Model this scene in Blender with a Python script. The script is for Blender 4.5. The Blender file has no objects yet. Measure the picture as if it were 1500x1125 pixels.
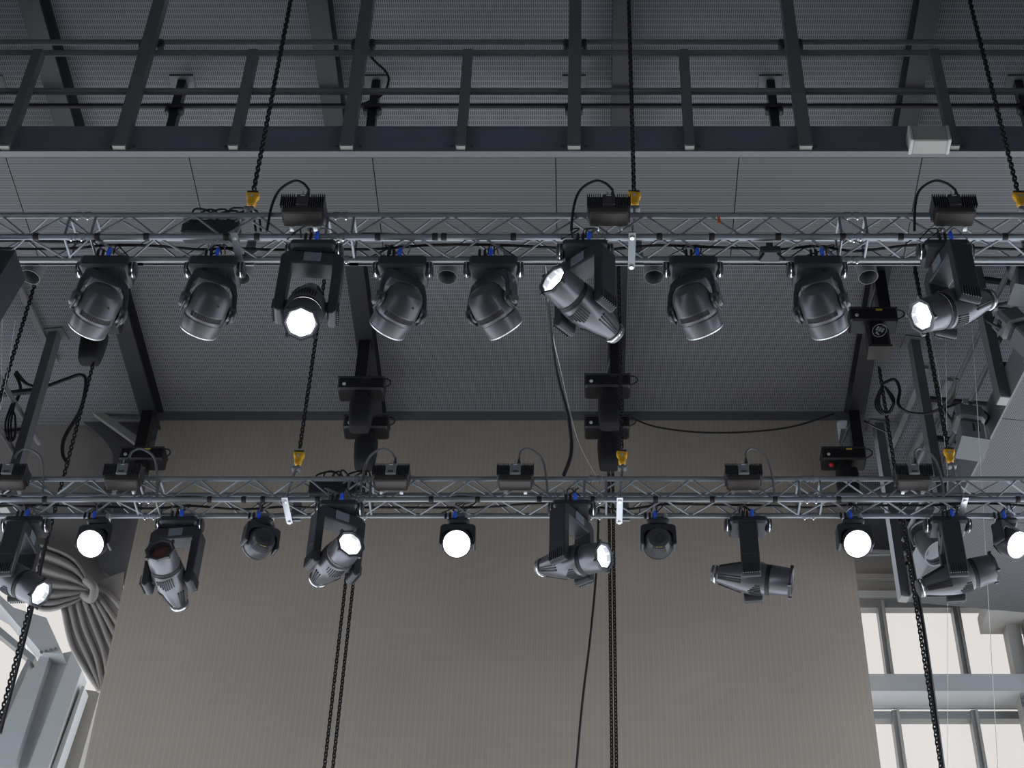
import bpy, math, random
from mathutils import Vector, Matrix
random.seed(7)
sc = bpy.context.scene
col = sc.collection
PI = math.pi
# ------------------------------------------------------------------ camera
TH = math.radians(42.1); FPX = 2522.0; CX, CY = 860.0, 562.5
CAMZ = 1.6
cam_d = bpy.data.cameras.new('camera'); cam = bpy.data.objects.new('camera', cam_d); col.objects.link(cam)
cam_d.sensor_width = 36.0; cam_d.lens = FPX / 1500 * 36
cam_d.shift_x = -(CX - 750) / 1500
cam.location = (0, 0, CAMZ); cam.rotation_euler = (PI / 2 + TH, 0, 0)
cam_d.clip_end = 300
sc.camera = cam
# ------------------------------------------------------------------ light
w = bpy.data.worlds.new('world'); sc.world = w; w.use_nodes = True
bg = w.node_tree.nodes['Background']
bg.inputs[0].default_value = (0.86, 0.93, 1.04, 1); bg.inputs[1].default_value = 2.4
sc.view_settings.view_transform = 'Standard'; sc.view_settings.look = 'None'
sc.view_settings.gamma = 1; sc.view_settings.use_curve_mapping = False
sc.view_settings.exposure = 0.15
# ------------------------------------------------------------------ pixel -> place
Fv = Vector((0, math.cos(TH), math.sin(TH))); Uv = Vector((0, -math.sin(TH), math.cos(TH))); Rv = Vector((1, 0, 0))
CAM = Vector((0, 0, CAMZ))
def ray(px, py): return Fv + Rv * ((px - CX) / FPX) + Uv * ((CY - py) / FPX)
def at_y(px, py, Y):
    d = ray(px, py); return CAM + d * (Y / d.y)
def at_z(px, py, Z):                     # Z absolute
    d = ray(px, py); return CAM + d * ((Z - CAMZ) / d.z)
def imgdir(r, u, f): return (Rv * r + Uv * u + Fv * f).normalized()
# key planes (absolute heights, metres)
ZT = 11.3      # lower front chord of both trusses
ZC = 13.1      # catwalk / gallery soffit
ZR = 15.45     # underside of roof ribs
ZH = 15.75     # ceiling
YB = 16.2      # hanging back panel
YF = 17.4      # glass facade behind it
TS = 0.24      # truss chord spacing
YU, YL = 9.05, 12.30
# ------------------------------------------------------------------ materials
MAT = {}
def mat(name, colr, rough=0.5, metal=0.0, emit=None, estr=0.0, noise=0.0, nscale=20.0, spec=0.5):
    m = bpy.data.materials.new(name); m.use_nodes = True
    nt = m.node_tree; b = nt.nodes['Principled BSDF']
    b.inputs['Base Color'].default_value = (*colr, 1); b.inputs['Roughness'].default_value = rough
    b.inputs['Metallic'].default_value = metal; b.inputs['Specular IOR Level'].default_value = spec
    if emit: b.inputs['Emission Color'].default_value = (*emit, 1); b.inputs['Emission Strength'].default_value = estr
    if noise > 0:
        n = nt.nodes.new('ShaderNodeTexNoise'); n.inputs['Scale'].default_value = nscale; n.inputs['Detail'].default_value = 4
        tc = nt.nodes.new('ShaderNodeTexCoord'); nt.links.new(tc.outputs['Object'], n.inputs['Vector'])
        mx = nt.nodes.new('ShaderNodeMix'); mx.data_type = 'RGBA'
        mx.inputs['A'].default_value = (*[c * (1 - noise) for c in colr], 1)
        mx.inputs['B'].default_value = (*[min(1, c * (1 + noise)) for c in colr], 1)
        nt.links.new(n.outputs['Fac'], mx.inputs['Factor']); nt.links.new(mx.outputs['Result'], b.inputs['Base Color'])
    MAT[name] = m
    return m
def pattern_mat(name, base, dark, px, wx, py, wy, rough=0.6, metal=0.0, stagger=False, bump=0.0):
    """slots: dark where fract(x/px)<wx and fract(y/py)<wy, in object coordinates"""
    m = mat(name, base, rough, metal); nt = m.node_tree; N = nt.nodes.new; L = nt.links.new
    tc = N('ShaderNodeTexCoord'); sp = N('ShaderNodeSeparateXYZ'); L(tc.outputs['Object'], sp.inputs[0])
    def mth(op, a, b=None):
        n = N('ShaderNodeMath'); n.operation = op
        for i, v in enumerate((a, b)):
            if v is None: continue
            if isinstance(v, (int, float)): n.inputs[i].default_value = v
            else: L(v, n.inputs[i])
        return n.outputs[0]
    yy = mth('DIVIDE', sp.outputs[1], py)
    xx = mth('DIVIDE', sp.outputs[0], px)
    if stagger:
        yy = mth('ADD', yy, mth('MULTIPLY', mth('MODULO', mth('FLOOR', xx), 2.0), 0.5))
    a = mth('LESS_THAN', mth('FRACT', xx), wx); b = mth('LESS_THAN', mth('FRACT', yy), wy)
    k = mth('MULTIPLY', a, b)
    mx = N('ShaderNodeMix'); mx.data_type = 'RGBA'; mx.inputs['A'].default_value = (*base, 1); mx.inputs['B'].default_value = (*dark, 1)
    L(k, mx.inputs['Factor'])
    no = N('ShaderNodeTexNoise'); no.inputs['Scale'].default_value = 0.7; no.inputs['Detail'].default_value = 3; L(tc.outputs['Object'], no.inputs['Vector'])
    mr = N('ShaderNodeMapRange'); mr.inputs['To Min'].default_value = 0.88; mr.inputs['To Max'].default_value = 1.12; L(no.outputs['Fac'], mr.inputs['Value'])
    m2 = N('ShaderNodeMix'); m2.data_type = 'RGBA'; m2.blend_type = 'MULTIPLY'; m2.inputs['Factor'].default_value = 1.0
    L(mx.outputs['Result'], m2.inputs['A']); L(mr.outputs['Result'], m2.inputs['B'])
    L(m2.outputs['Result'], nt.nodes['Principled BSDF'].inputs['Base Color'])
    return m
pattern_mat('perforated', (0.205, 0.21, 0.23), (0.05, 0.052, 0.06), 0.0215, 0.45, 0.064, 0.76, 0.65)
pattern_mat('soffit_slats', (0.118, 0.12, 0.124), (0.042, 0.043, 0.045), 900, 2, 0.0195, 0.45, 0.6)
pattern_mat('panel_weave', (0.50, 0.435, 0.365), (0.39, 0.335, 0.278), 0.0615, 0.86, 0.0155, 0.5, 0.85)
mat('steel_dark', (0.15, 0.165, 0.205), 0.5, 0.1, noise=0.15, nscale=3)
mat('rib_steel', (0.022, 0.023, 0.028), 0.45, 0.1, noise=0.15, nscale=3)
mat('rail_steel', (0.15, 0.153, 0.165), 0.5, 0.1, noise=0.1, nscale=4)
mat('post_foot', (0.30, 0.29, 0.27), 0.6)
mat('truss_alu', (0.27, 0.295, 0.32), 0.40, 0.6, noise=0.08, nscale=6)
mat('black_plastic', (0.030, 0.032, 0.038), 0.42, noise=0.15, nscale=12)
mat('black_satin', (0.036, 0.039, 0.047), 0.32)
mat('brown_black', (0.045, 0.036, 0.033), 0.5)
mat('black_fabric', (0.012, 0.012, 0.014), 0.85, noise=0.4, nscale=15)
mat('hoist_black', (0.012, 0.012, 0.015), 0.45)
mat('head_grey', (0.135, 0.136, 0.148), 0.3, 0.55, noise=0.06, nscale=8)
mat('head_dark', (0.06, 0.062, 0.07), 0.35, 0.3)
mat('wash_grey', (0.105, 0.106, 0.116), 0.33, 0.4, noise=0.06, nscale=8)
mat('slot_black', (0.006, 0.006, 0.008), 0.6)
mat('chrome', (0.75, 0.76, 0.78), 0.18, 1.0)
mat('zinc', (0.62, 0.64, 0.65), 0.35, 0.7)
mat('chain_black', (0.02, 0.02, 0.022), 0.4, 0.5)
mat('cable_black', (0.012, 0.012, 0.014), 0.5)
mat('cable_grey', (0.14, 0.145, 0.155), 0.45)
mat('wire_white', (0.75, 0.75, 0.73), 0.5)
mat('hook_yellow', (0.80, 0.42, 0.02), 0.4, noise=0.12, nscale=25)
mat('label_yellow', (0.75, 0.60, 0.05), 0.5)
mat('label_white', (0.8, 0.8, 0.8), 0.5)
mat('label_red', (0.5, 0.03, 0.03), 0.5)
mat('plug_blue', (0.02, 0.13, 0.85), 0.35)
mat('plate_grey', (0.22, 0.24, 0.26), 0.4, 0.3)
mat('display', (0.16, 0.18, 0.21), 0.2)
mat('lens_lit', (1, 1, 1), 0.3, emit=(0.93, 0.96, 1.0), estr=9.0)
mat('lens_star', (1, 1, 1), 0.3, emit=(0.90, 0.95, 1.0), estr=60.0)
mat('lens_dim', (1, 1, 1), 0.25, emit=(0.88, 0.93, 1.0), estr=1.6)
mat('lens_glass', (0.05, 0.05, 0.06), 0.05, spec=0.8)
mat('lens_off', (0.09, 0.03, 0.025), 0.08, spec=0.8)
mat('spot_grey', (0.13, 0.14, 0.145), 0.5, noise=0.08, nscale=8)
mat('tube_grey', (0.17, 0.175, 0.18), 0.5)
mat('tube_inside', (0.03, 0.03, 0.03), 0.6)
mat('speaker_grey', (0.36, 0.36, 0.33), 0.6)
mat('speaker_cap', (0.50, 0.51, 0.49), 0.55)
mat('curtain', (0.33, 0.305, 0.285), 0.9, noise=0.10, nscale=3)
mat('curtain_shaded', (0.115, 0.115, 0.125), 0.9, noise=0.1, nscale=3)  # curtain cloth again, with its shade put into the colour
mat('paint_grey', (0.42, 0.44, 0.45), 0.5, noise=0.05, nscale=3)
mat('paint_taupe', (0.33, 0.325, 0.305), 0.5, noise=0.05, nscale=3)
mat('frame_grey', (0.27, 0.28, 0.285), 0.4, 0.3)
mat('wall_grey', (0.20, 0.20, 0.205), 0.8)
mat('floor_wood', (0.72, 0.66, 0.57), 0.5, noise=0.15, nscale=2)
mat('hall_floor', (0.07, 0.065, 0.06), 0.7, noise=0.2, nscale=2)
mat('dark_recess', (0.05, 0.052, 0.058), 0.7)
mat('blind_fabric', (0.27, 0.265, 0.25), 0.35)
mat('orange_tape', (0.6, 0.12, 0.03), 0.6)
g = mat('window_glass', (0.9, 0.95, 0.95), 0.02)
nt = g.node_tree; b_ = nt.nodes['Principled BSDF']; tr = nt.nodes.new('ShaderNodeBsdfTransparent'); ms = nt.nodes.new('ShaderNodeMixShader')
tr.inputs[0].default_value = (0.60, 0.565, 0.525, 1)
ms.inputs[0].default_value = 0.06; nt.links.new(tr.outputs[0], ms.inputs[1]); nt.links.new(b_.outputs[0], ms.inputs[2])
nt.links.new(ms.outputs[0], nt.nodes['Material Output'].inputs[0])
# ------------------------------------------------------------------ mesh builder
class MB:
    def __init__(s): s.v = []; s.f = []
    def add(s, vs, fs, M=None):
        o = len(s.v)
        s.v += [tuple(M @ Vector(v)) if M else tuple(v) for v in vs]
        s.f += [tuple(i + o for i in f) for f in fs]; return s
    def box(s, c, size, M=None, ch=0.0):
        x, y, z = [k / 2 for k in size]; c = Vector(c)
        if ch <= 0:
            vs = [c + Vector((sx * x, sy * y, sz * z)) for sz in (-1, 1) for sy in (-1, 1) for sx in (-1, 1)]
            fs = [(0, 2, 3, 1), (4, 5, 7, 6), (0, 1, 5, 4), (2, 6, 7, 3), (0, 4, 6, 2), (1, 3, 7, 5)]
            return s.add(vs, fs, M)
        # chamfered on the vertical (z) and top/bottom edges: three rings
        def ring(hx, hy, k, z_):
            return [c + Vector(p) for p in ((-hx + k, -hy, z_), (hx - k, -hy, z_), (hx, -hy + k, z_), (hx, hy - k, z_), (hx - k, hy, z_), (-hx + k, hy, z_), (-hx, hy - k, z_), (-hx, -hy + k, z_))]
        rs = [ring(x - ch, y - ch, ch * .6, -z), ring(x, y, ch, -z + ch), ring(x, y, ch, z - ch), ring(x - ch, y - ch, ch * .6, z)]
        vs = sum(rs, []); fs = [tuple(range(7, -1, -1)), tuple(range(24, 32))]
        for r in range(3):
            for i in range(8):
                j = (i + 1) % 8; fs.append((r * 8 + i, r * 8 + j, r * 8 + 8 + j, r * 8 + 8 + i))
        return s.add(vs, fs, M)
    def lathe(s, prof, n=24, M=None, caps=True):
        """prof: list of (r, z) along +Z"""
        vs = []; fs = []
        for r, z in prof:
            for i in range(n):
                a = 2 * PI * i / n; vs.append((r * math.cos(a), r * math.sin(a), z))
        for k in range(len(prof) - 1):
            for i in range(n):
                j = (i + 1) % n; fs.append((k * n + i, k * n + j, k * n + n + j, k * n + n + i))
        if caps:
            fs.append(tuple(range(n - 1, -1, -1))); m = (len(prof) - 1) * n; fs.append(tuple(range(m, m + n)))
        return s.add(vs, fs, M)
    def tube(s, p0, p1, r, n=10, r1=None):
        p0 = Vector(p0); p1 = Vector(p1); d = p1 - p0
        q = Vector((0, 0, 1)).rotation_difference(d.normalized()).to_matrix().to_4x4()
        return s.lathe([(r, 0), (r if r1 is None else r1, d.length)], n, Matrix.Translation(p0) @ q)
    def bar(s, p0, p1, wx, wy, up=(0, 1, 0)):
        """rectangular bar; wx across, wy along 'up'"""
        p0 = Vector(p0); p1 = Vector(p1); d = (p1 - p0); L = d.length; zz = d.normalized()
        xx = Vector(up).cross(zz).normalized(); yy = zz.cross(xx)
        M = Matrix((xx, yy, zz)).transposed().to_4x4(); M.translation = (p0 + p1) / 2
        return s.box((0, 0, 0), (wx, wy, L), M)
    def path(s, pts, r, n=6, sub=6):
        pts = [Vector(p) for p in pts]
        if sub > 1 and len(pts) > 2:
            out = []
            for i in range(len(pts) - 1):
                p0 = pts[max(0, i - 1)]; p1 = pts[i]; p2 = pts[i + 1]; p3 = pts[min(len(pts) - 1, i + 2)]
                for k in range(sub):
                    t = k / sub
                    out.append(0.5 * (2 * p1 + (p2 - p0) * t + (2 * p0 - 5 * p1 + 4 * p2 - p3) * t * t + (3 * p1 - p0 - 3 * p2 + p3) * t ** 3))
            pts = out + [pts[-1]]
        vs = []; fs = []; nrm = None
        for i, p in enumerate(pts):
            t = (pts[min(i + 1, len(pts) - 1)] - pts[max(i - 1, 0)]).normalized()
            if nrm is None:
                nrm = t.cross(Vector((0.3, 0.9, 0.2))).normalized()
            nrm = (nrm - t * nrm.dot(t)).normalized(); bn = t.cross(nrm)
            for k in range(n):
                a = 2 * PI * k / n; vs.append(p + (nrm * math.cos(a) + bn * math.sin(a)) * r)
        for i in range(len(pts) - 1):
            for k in range(n):
                j = (k + 1) % n; fs.append((i * n + k, i * n + j, i * n + n + j, i * n + n + k))
        fs.append(tuple(range(n - 1, -1, -1))); m = (len(pts) - 1) * n; fs.append(tuple(range(m, m + n)))
        return s.add(vs, fs)
    def prism(s, poly, y0, y1, M=None):
        """poly in (x,z), extruded along y"""
        n = len(poly); vs = [(p[0], y0, p[1]) for p in poly] + [(p[0], y1, p[1]) for p in poly]
        fs = [tuple(range(n)), tuple(range(2 * n - 1, n - 1, -1))]
        for i in range(n):
            j = (i + 1) % n; fs.append((i, i + n, j + n, j))
        return s.add(vs, fs, M)
    def mesh(s, name, m, smooth=None):
        me = bpy.data.meshes.new(name); me.from_pydata(s.v, [], s.f)
        import bmesh as _b
        bm = _b.new(); bm.from_mesh(me); _b.ops.recalc_face_normals(bm, faces=bm.faces); bm.to_mesh(me); bm.free()
        me.materials.append(MAT[m])
        if smooth:
            me.shade_smooth(); me.set_sharp_from_angle(angle=math.radians(smooth))
        return me
    def build(s, name, m, parent=None, smooth=35, M=None):
        return link(name, s.mesh(name, m, smooth), parent, M)
def link(name, me, parent=None, M=None):
    o = bpy.data.objects.new(name, me); col.objects.link(o)
    if parent: o.parent = parent
    if M is not None: o.matrix_local = M
    return o
def tag(o, label=None, cat=None, group=None, kind=None):
    if label: o['label'] = label
    if cat: o['category'] = cat
    if group: o['group'] = group
    if kind: o['kind'] = kind
    return o
def thing(name, loc, label, cat, group=None, kind=None):
    o = bpy.data.objects.new(name, None); col.objects.link(o); o.location = loc; o.empty_display_size = 0.1
    return tag(o, label, cat, group, kind)
def T(x, y, z): return Matrix.Translation((x, y, z))
def aim(d):            # local +Z -> d, local X stays horizontal (tilt axis)
    d = Vector(d).normalized(); h = Vector((d.x, d.y, 0)); h = h.normalized() if h.length > 1e-4 else Vector((0, 1, 0))
    x = Vector((h.y, -h.x, 0)); y = d.cross(x)
    return Matrix((x, y, d)).transposed().to_4x4(), Matrix((x, h, Vector((0, 0, 1)))).transposed().to_4x4()

# ================================================================== SETTING
def quad_obj(name, pts, m, kind='structure', thick=None):
    mb = MB(); mb.add(pts, [tuple(range(len(pts)))]); o = mb.build(name, m, smooth=None)
    if kind: o['kind'] = kind
    return o
fl = MB().box((-1.2, 14.75, -0.1), (26, 8.5, 0.2)).build('floor', 'floor_wood', smooth=None); tag(fl, kind='structure')  # unseen stage floor, added pale to bounce daylight up to the ceiling
fa = MB().box((-1.2, -2.25, -0.15), (26, 25.5, 0.2)).build('unseen_floor_hall', 'hall_floor', smooth=None); tag(fa, kind='structure')  # unseen hall floor, kept dark so less light bounces at the front
wr = MB().box((-1.2, -14.9, 7.9), (26, 0.2, 15.8)).build('unseen_wall_rear', 'wall_grey', smooth=None); tag(wr, kind='structure')  # unseen, added to close off light from behind the camera
ce = MB().box((0, 0, 0), (26, 34, 0.1)).build('ceiling', 'perforated', smooth=None, M=T(-1.2, YF + 0.2 - 17, ZH + 0.05)); tag(ce, kind='structure')
# upper solid walls above the galleries, left and right, and the strip of back wall over the windows
GX = lambda y: at_z(1500, 550, ZC).x + (y - at_z(1500, 550, ZC).y) * gk
a_, b2_ = at_z(1500, 550, ZC), at_z(1424, 700, ZC); gk = (b2_.x - a_.x) / (b2_.y - a_.y)
XM = -1.2                                                # axis of the stage
def GL(y): return 2 * XM - GX(y)
for nm, x in (('wall_right', GX(10) + 3.2), ('wall_left', GL(10) - 3.2)):
    wl = thing(nm, (x, 0, 0), None, None, None, 'structure')
    MB().box((0, 14, (ZC + ZH) / 2), (0.2, 7, ZH - ZC)).build('upper_wall', 'wall_grey', wl, None)
    MB().box((0, -2.2, (ZH + 6.5) / 2), (0.2, 25.4, ZH - 6.5)).build('unseen_hall_wall', 'wall_grey', wl, None)  # unseen, added and cut open below to limit daylight at the front
# ribs of the roof: I-beams running away from the camera
for i, px in enumerate((95, 490, 910, 1330)):
    x = at_z(px, 185, ZR).x
    r = thing('roof_beam', (x, 0, ZR), ['leftmost black steel I-beam running back under the ceiling', 'black steel I-beam under the ceiling, second from the left', 'black steel I-beam under the ceiling, third from the left', 'rightmost black steel I-beam running back under the ceiling'][i], 'beam', 'roof beams')
    MB().box((0, 8, 0.012), (0.20, 18.3, 0.024)).build('bottom_flange', 'rib_steel', r, None)
    MB().box((0, 8, 0.15), (0.03, 18.3, 0.252)).build('web', 'rib_steel', r, None)
    MB().box((0, 8, 0.288), (0.20, 18.3, 0.024)).build('top_flange', 'rib_steel', r, None)
# header strip and the big woven panel hanging below it
xl, xr = -5.38, 3.14
xl = at_y(235, 618, YB).x; xr = at_y(1225, 620, YB).x
zt = at_y(700, 618, YB).z
hd = MB().box(((xl + xr) / 2, YB + 0.05, (zt + ZH) / 2 + 0.0), (xr - xl + 0.3, 0.16, ZH - zt)).build('header_strip', 'rail_steel', smooth=None)
tag(hd, 'dark grey steel strip between ceiling and beige back panel', 'header')
bp = MB().box((0, 0, 0), (xr - xl, 6.9, 0.05)).build('acoustic_panel', 'panel_weave', smooth=None, M=Matrix.Translation(((xl + xr) / 2, YB, zt - 3.45)) @ Matrix.Rotation(PI / 2, 4, 'X'))
tag(bp, 'large beige woven panel filling the wall behind the lower truss', 'wall panel')

# ------------------------------------------------------------------ front catwalk
c0 = at_z(700, 231, ZC); YC0 = c0.y; YC1 = at_z(700, 388, ZC).y
XL, XR = GL(YC0) + 0.02, GX(YC1) - 0.02
cw = thing('catwalk', (0, YC0, ZC), 'dark steel catwalk with tall railing crossing above the upper truss', 'catwalk')
so = MB()
seams = [at_z(px, 236, ZC).x for px in (10, 275, 542, 811, 1082)]
sp_ = (seams[-1] - seams[0]) / 4; xs = [XL] + [q for q in (seams[0] + sp_ * k for k in range(-2, 8)) if XL + .1 < q < XR - .1] + [XR]
for k in range(len(xs) - 1):
    MB().box((0, 0, 0), (xs[k + 1] - xs[k] - 0.008, YC1 - YC0, 0.04)).build('soffit_panel', 'soffit_slats', cw, None, T((xs[k] + xs[k + 1]) / 2, (YC1 - YC0) / 2, 0.02))
FH = 0.40
MB().box(((XL + XR) / 2, -0.012, FH / 2 + 0.01), (XR - XL, 0.02, FH - 0.02)).build('fascia', 'steel_dark', cw, None)
MB().box(((XL + XR) / 2, -0.035, 0.02), (XR - XL, 0.07, 0.035)).build('bottom_lip', 'rail_steel', cw, None)
MB().box(((XL + XR) / 2, (YC1 - YC0), FH / 2), (XR - XL, 0.03, FH)).build('rear_fascia', 'steel_dark', cw, None)
MB().box(((XL + XR) / 2, (YC1 - YC0) / 2, FH), (XR - XL, (YC1 - YC0), 0.03)).build('deck', 'steel_dark', cw, None)
YP = YC0 - 0.07
def zrow(row, Y): return at_y(860, row, Y).z
post_m = {}
for px, tall in ((8, 0), (175, 1), (342, 0), (508, 1), (675, 0), (841, 1), (1010, 0), (1180, 1), (1398, 0)):
    p = at_y(px, 219, YP); wd = 0.115 if tall else 0.085
    ztop = ZH if tall else zrow(78, YP)
    q = MB().box((0, 0, (ztop - p.z) / 2), (wd, 0.10, ztop - p.z)).build('hanger_post' if tall else 'railing_post', 'rail_steel', cw, None, T(p.x, YP - YC0, p.z - ZC))
    MB().box((0, 0, -0.004), (wd - 0.01, 0.09, 0.008)).build('end_cap', 'post_foot', q, None)
    for sx in (-1, 1):
        for dz in (0.03, 0.10):
            MB().tube((sx * (wd / 2 + 0.045), 0.06, dz), (sx * (wd / 2 + 0.045), 0.035, dz), 0.012, 6).build('bolt', 'rail_steel', q)
def rail(name, row, Y, r, x0=XL, x1=XR, m='rail_steel', parent=cw):
    z = zrow(row, Y)
    return MB().tube((x0, Y - YC0, z - ZC), (x1, Y - YC0, z - ZC), r, 10).build(name, m, parent)
rail('handrail', 78, YP + 0.08, 0.032); rail('middle_rail', 134, YP + 0.08, 0.032)
rail('lighting_pipe', 62, YP + 0.12, 0.028)
YH = YC1 - 0.02
for px in (268, 552, 841, 1128, 1490, -10):
    p = at_z(px, 121, ZH); x = p.x; yh = p.y
    h = MB().box((0, 0, 0), (0.085, 0.10, ZH - ZC)).build('rear_hanger', 'rib_steel', cw, None, T(x, yh - YC0, (ZH - ZC) / 2))
    MB().box((0, 0, (ZH - ZC) / 2 - 0.01), (0.24, 0.20, 0.02)).build('top_plate', 'rail_steel', h, None)
    zz = zrow(163, yh) - (ZC + ZH) / 2
    for sx in (-1, 1): MB().box((sx * 0.065, -0.04, zz - 0.02), (0.05, 0.08, 0.13), ch=0.012).build('pipe_clamp', 'black_plastic', h)
zz = zrow(163, yh)
MB().tube((XL, yh - YC0 - 0.07, zz - ZC), (XR, yh - YC0 - 0.07, zz - ZC), 0.026, 10).build('rear_pipe', 'rib_steel', cw)
for px in (175, 508, 841, 1180):
    p = at_y(px + (860 - px) * 0.065, 55, YP)
    for sx in (-1, 1): MB().box((p.x + sx * 0.085, YP - YC0 + 0.09, p.z - ZC), (0.05, 0.08, 0.12), ch=0.012).build('pipe_clamp', 'black_plastic', cw)
# cables on the second hanger
cb = MB().path([at_y(535, 60, YP + .15), at_y(545, 85, YP + .2), at_y(565, 105, YP + .3), at_y(569, 120, YP + .35), at_y(558, 140, YP + .3), at_y(525, 155, YP + .2)], 0.012).build('cable', 'cable_black'); tag(cb, 'loose black cable looping beside the catwalk hanger post', 'cable')
# loudspeaker on the fascia
p = at_y(1360, 205, YC0 - 0.12)
sp = thing('wall_speaker', p, 'light grey box loudspeaker mounted on the catwalk fascia', 'speaker')
MB().box((0, 0, 0), (0.30, 0.16, 0.20), ch=0.01).build('grille', 'speaker_grey', sp)
for sx in (-1, 1): MB().box((sx * 0.162, 0, 0), (0.03, 0.17, 0.205), ch=0.008).build('end_cap', 'speaker_cap', sp)
MB().box((0, 0.09, 0), (0.08, 0.08, 0.08)).build('bracket', 'rail_steel', sp, None)
# downlight tubes hanging behind the catwalk
for i, px in enumerate((52, 357, 657, 957, 1268)):
    p = at_y(px, 392, YC1 + 0.12)
    t = thing('tube_downlight', p, ['grey tube downlight under the catwalk, above the left-hand chain', 'grey tube downlight half hidden behind the second wash light', 'grey tube downlight between the two middle wash lights', 'grey tube downlight right of the long bright barrel lamp', 'grey tube downlight above the hoist with the oval emblem'][i], 'downlight', 'tube downlights behind the catwalk')
    M = Matrix.Rotation(math.radians((860 - px) * 0.012), 4, 'Y')
    MB().lathe([(0.088, 0.22), (0.088, -0.13), (0.093, -0.13), (0.093, 0.23), (0.05, 0.24), (0.05, 0.22)], 24, M, caps=False).build('tube', 'tube_grey', t)
    MB().lathe([(0.087, 0.04), (0.02, 0.06)], 20, M).build('reflector', 'tube_inside', t)
    MB().box((0, -0.04, 0.26), (0.06, 0.16, 0.06)).build('bracket', 'rail_steel', t, None)

# ------------------------------------------------------------------ side galleries
def gallery(side):
    f = (lambda y: GX(y)) if side > 0 else (lambda y: GL(y))
    y0, y1 = 3.5, (16.5 if side > 0 else 15.3)  # near end extended out of view to keep light off the front ceiling
    A = Vector((f(y0), y0, ZC)); B = Vector((f(y1), y1, ZC)); d = (B - A); L = d.length; d.normalize()
    nrm = Vector((d.y, -d.x, 0)) * side                     # outwards
    R = Matrix((nrm * side, d, Vector((0, 0, 1)))).transposed().to_4x4(); R.translation = A
    g = thing('side_gallery', A, 'right-hand steel gallery with ribbed soffit and pipe railings' if side > 0 else 'left-hand steel gallery with hanger posts and pipe railings', 'gallery')
    g.matrix_world = R
    W = 2.2
    n = 8
    for k in range(n):
        MB().box((0, 0, 0), (L / n - 0.008, W, 0.04)).build('soffit_panel', 'soffit_slats', g, None, T(side * (W / 2), L * (k + .5) / n, 0.02) @ Matrix.Rotation(PI / 2, 4, 'Z'))
    MB().box((-side * 0.012, L / 2, FH / 2), (0.024, L, FH)).build('fascia', 'rail_steel', g, None)
    MB().box((side * W / 2, L / 2, FH), (W, L, 0.03)).build('deck', 'steel_dark', g, None)
    hz = FH + 1.0
    for k, z in enumerate((hz, hz - 0.5)):
        MB().tube((side * 0.05, 0, z), (side * 0.05, L, z), 0.03, 10).build('handrail' if k == 0 else 'middle_rail', 'rail_steel', g)
    ys = [at_z(1470, 588, ZC).y, at_z(1400, 760, ZC).y, at_z(1333, 878, ZC).y] if side > 0 else [at_z(1470, 588, ZC).y - 0.3, at_z(88, 490, ZH).y, ]
    for yy in ys:
        s = (yy - y0) / d.y
        q = MB().box((0, 0, (ZH - ZC) / 2), (0.11, 0.13, ZH - ZC)).build('hanger_post', 'rail_steel', g, None, T(-side * 0.08, s, 0))
        MB().box((0, 0, -0.005), (0.10, 0.12, 0.01)).build('end_cap', 'post_foot', q, None)
        MB().box((0, 0, ZH - ZC - 0.01), (0.26, 0.22, 0.02)).build('top_plate', 'rail_steel', q, None)
        for z in (FH + 0.1, FH + 0.75, FH + 1.35):
            MB().box((side * 0.75, s, z), (1.5, 0.05, 0.05)).build('cross_bar', 'rib_steel', g, None)
        MB().box((side * 1.5, s, (ZH - ZC) / 2), (0.09, 0.09, ZH - ZC)).build('outer_hanger', 'rib_steel', g, None)
    return g
gr = gallery(1); gl = gallery(-1)
# conduits along the ceiling beside the galleries
for i, (pa, pb) in enumerate((((16, 395), (82, 530)), ((1356, 538), (1300, 668)), ((1392, 556), (1335, 668)))):
    a = at_z(*pa, ZH - 0.03); b = at_z(*pb, ZH - 0.03)
    o = MB().bar(a, b, 0.07, 0.05, (0, 0, 1)).build('ceiling_conduit', 'wall_grey', smooth=None)
    tag(o, ['grey flat conduit on the ceiling in the upper left corner', 'long grey conduit on the ceiling right of the looped cable', 'grey conduit on the ceiling nearest the right gallery railing'][i], 'conduit', 'ceiling conduits')

# ------------------------------------------------------------------ right bay: wall over windows, blind, facade windows
zw = lambda row: at_y(860, row, YF).z
xr0 = at_y(1200, 800, YF).x; xr1 = at_y(1520, 800, YF).x + 1.5
wb = MB().box(((xr0 + xr1) / 2, YF + 0.1, (zw(736) + ZH) / 2), (xr1 - xr0, 0.1, ZH - zw(736))).build('wall_back', 'perforated', smooth=None); tag(wb, kind='structure')
rec = MB().box(((xr0 + xr1) / 2, YF + 0.35, (zw(736) + zw(800)) / 2), (xr1 - xr0, 0.1, zw(736) - zw(800) + .3)).build('wall_recess', 'dark_recess', smooth=None); tag(rec, kind='structure')
bl = MB()
prof = []
for k in range(13):
    t = k / 12; prof.append((0.30 - 0.34 * math.sin(t * PI * 0.5) + 0.03 * math.sin(t * 9), zw(785) + (zw(846) - zw(785)) * t))
vs = []; fs = []
NX = 24
for j, (yo, z) in enumerate(prof):
    for i in range(NX + 1):
        u = i / NX; vs.append((xr0 + (xr1 - xr0) * u, YF + yo - 0.02 * math.sin(u * 17 + j * .5), z + 0.05 * math.sin(u * 5 + 1) * (1 - abs(2 * j / 12 - 1))))
for j in range(12):
    for i in range(NX): k = j * (NX + 1) + i; fs.append((k, k + 1, k + NX + 2, k + NX + 1))
bl.add(vs, fs); o = bl.build('window_blind', 'blind_fabric', smooth=80); tag(o, 'grey fabric blind sagging above the right-hand windows', 'blind')
so_ = o.modifiers.new('thickness', 'SOLIDIFY'); so_.thickness = 0.01
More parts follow.
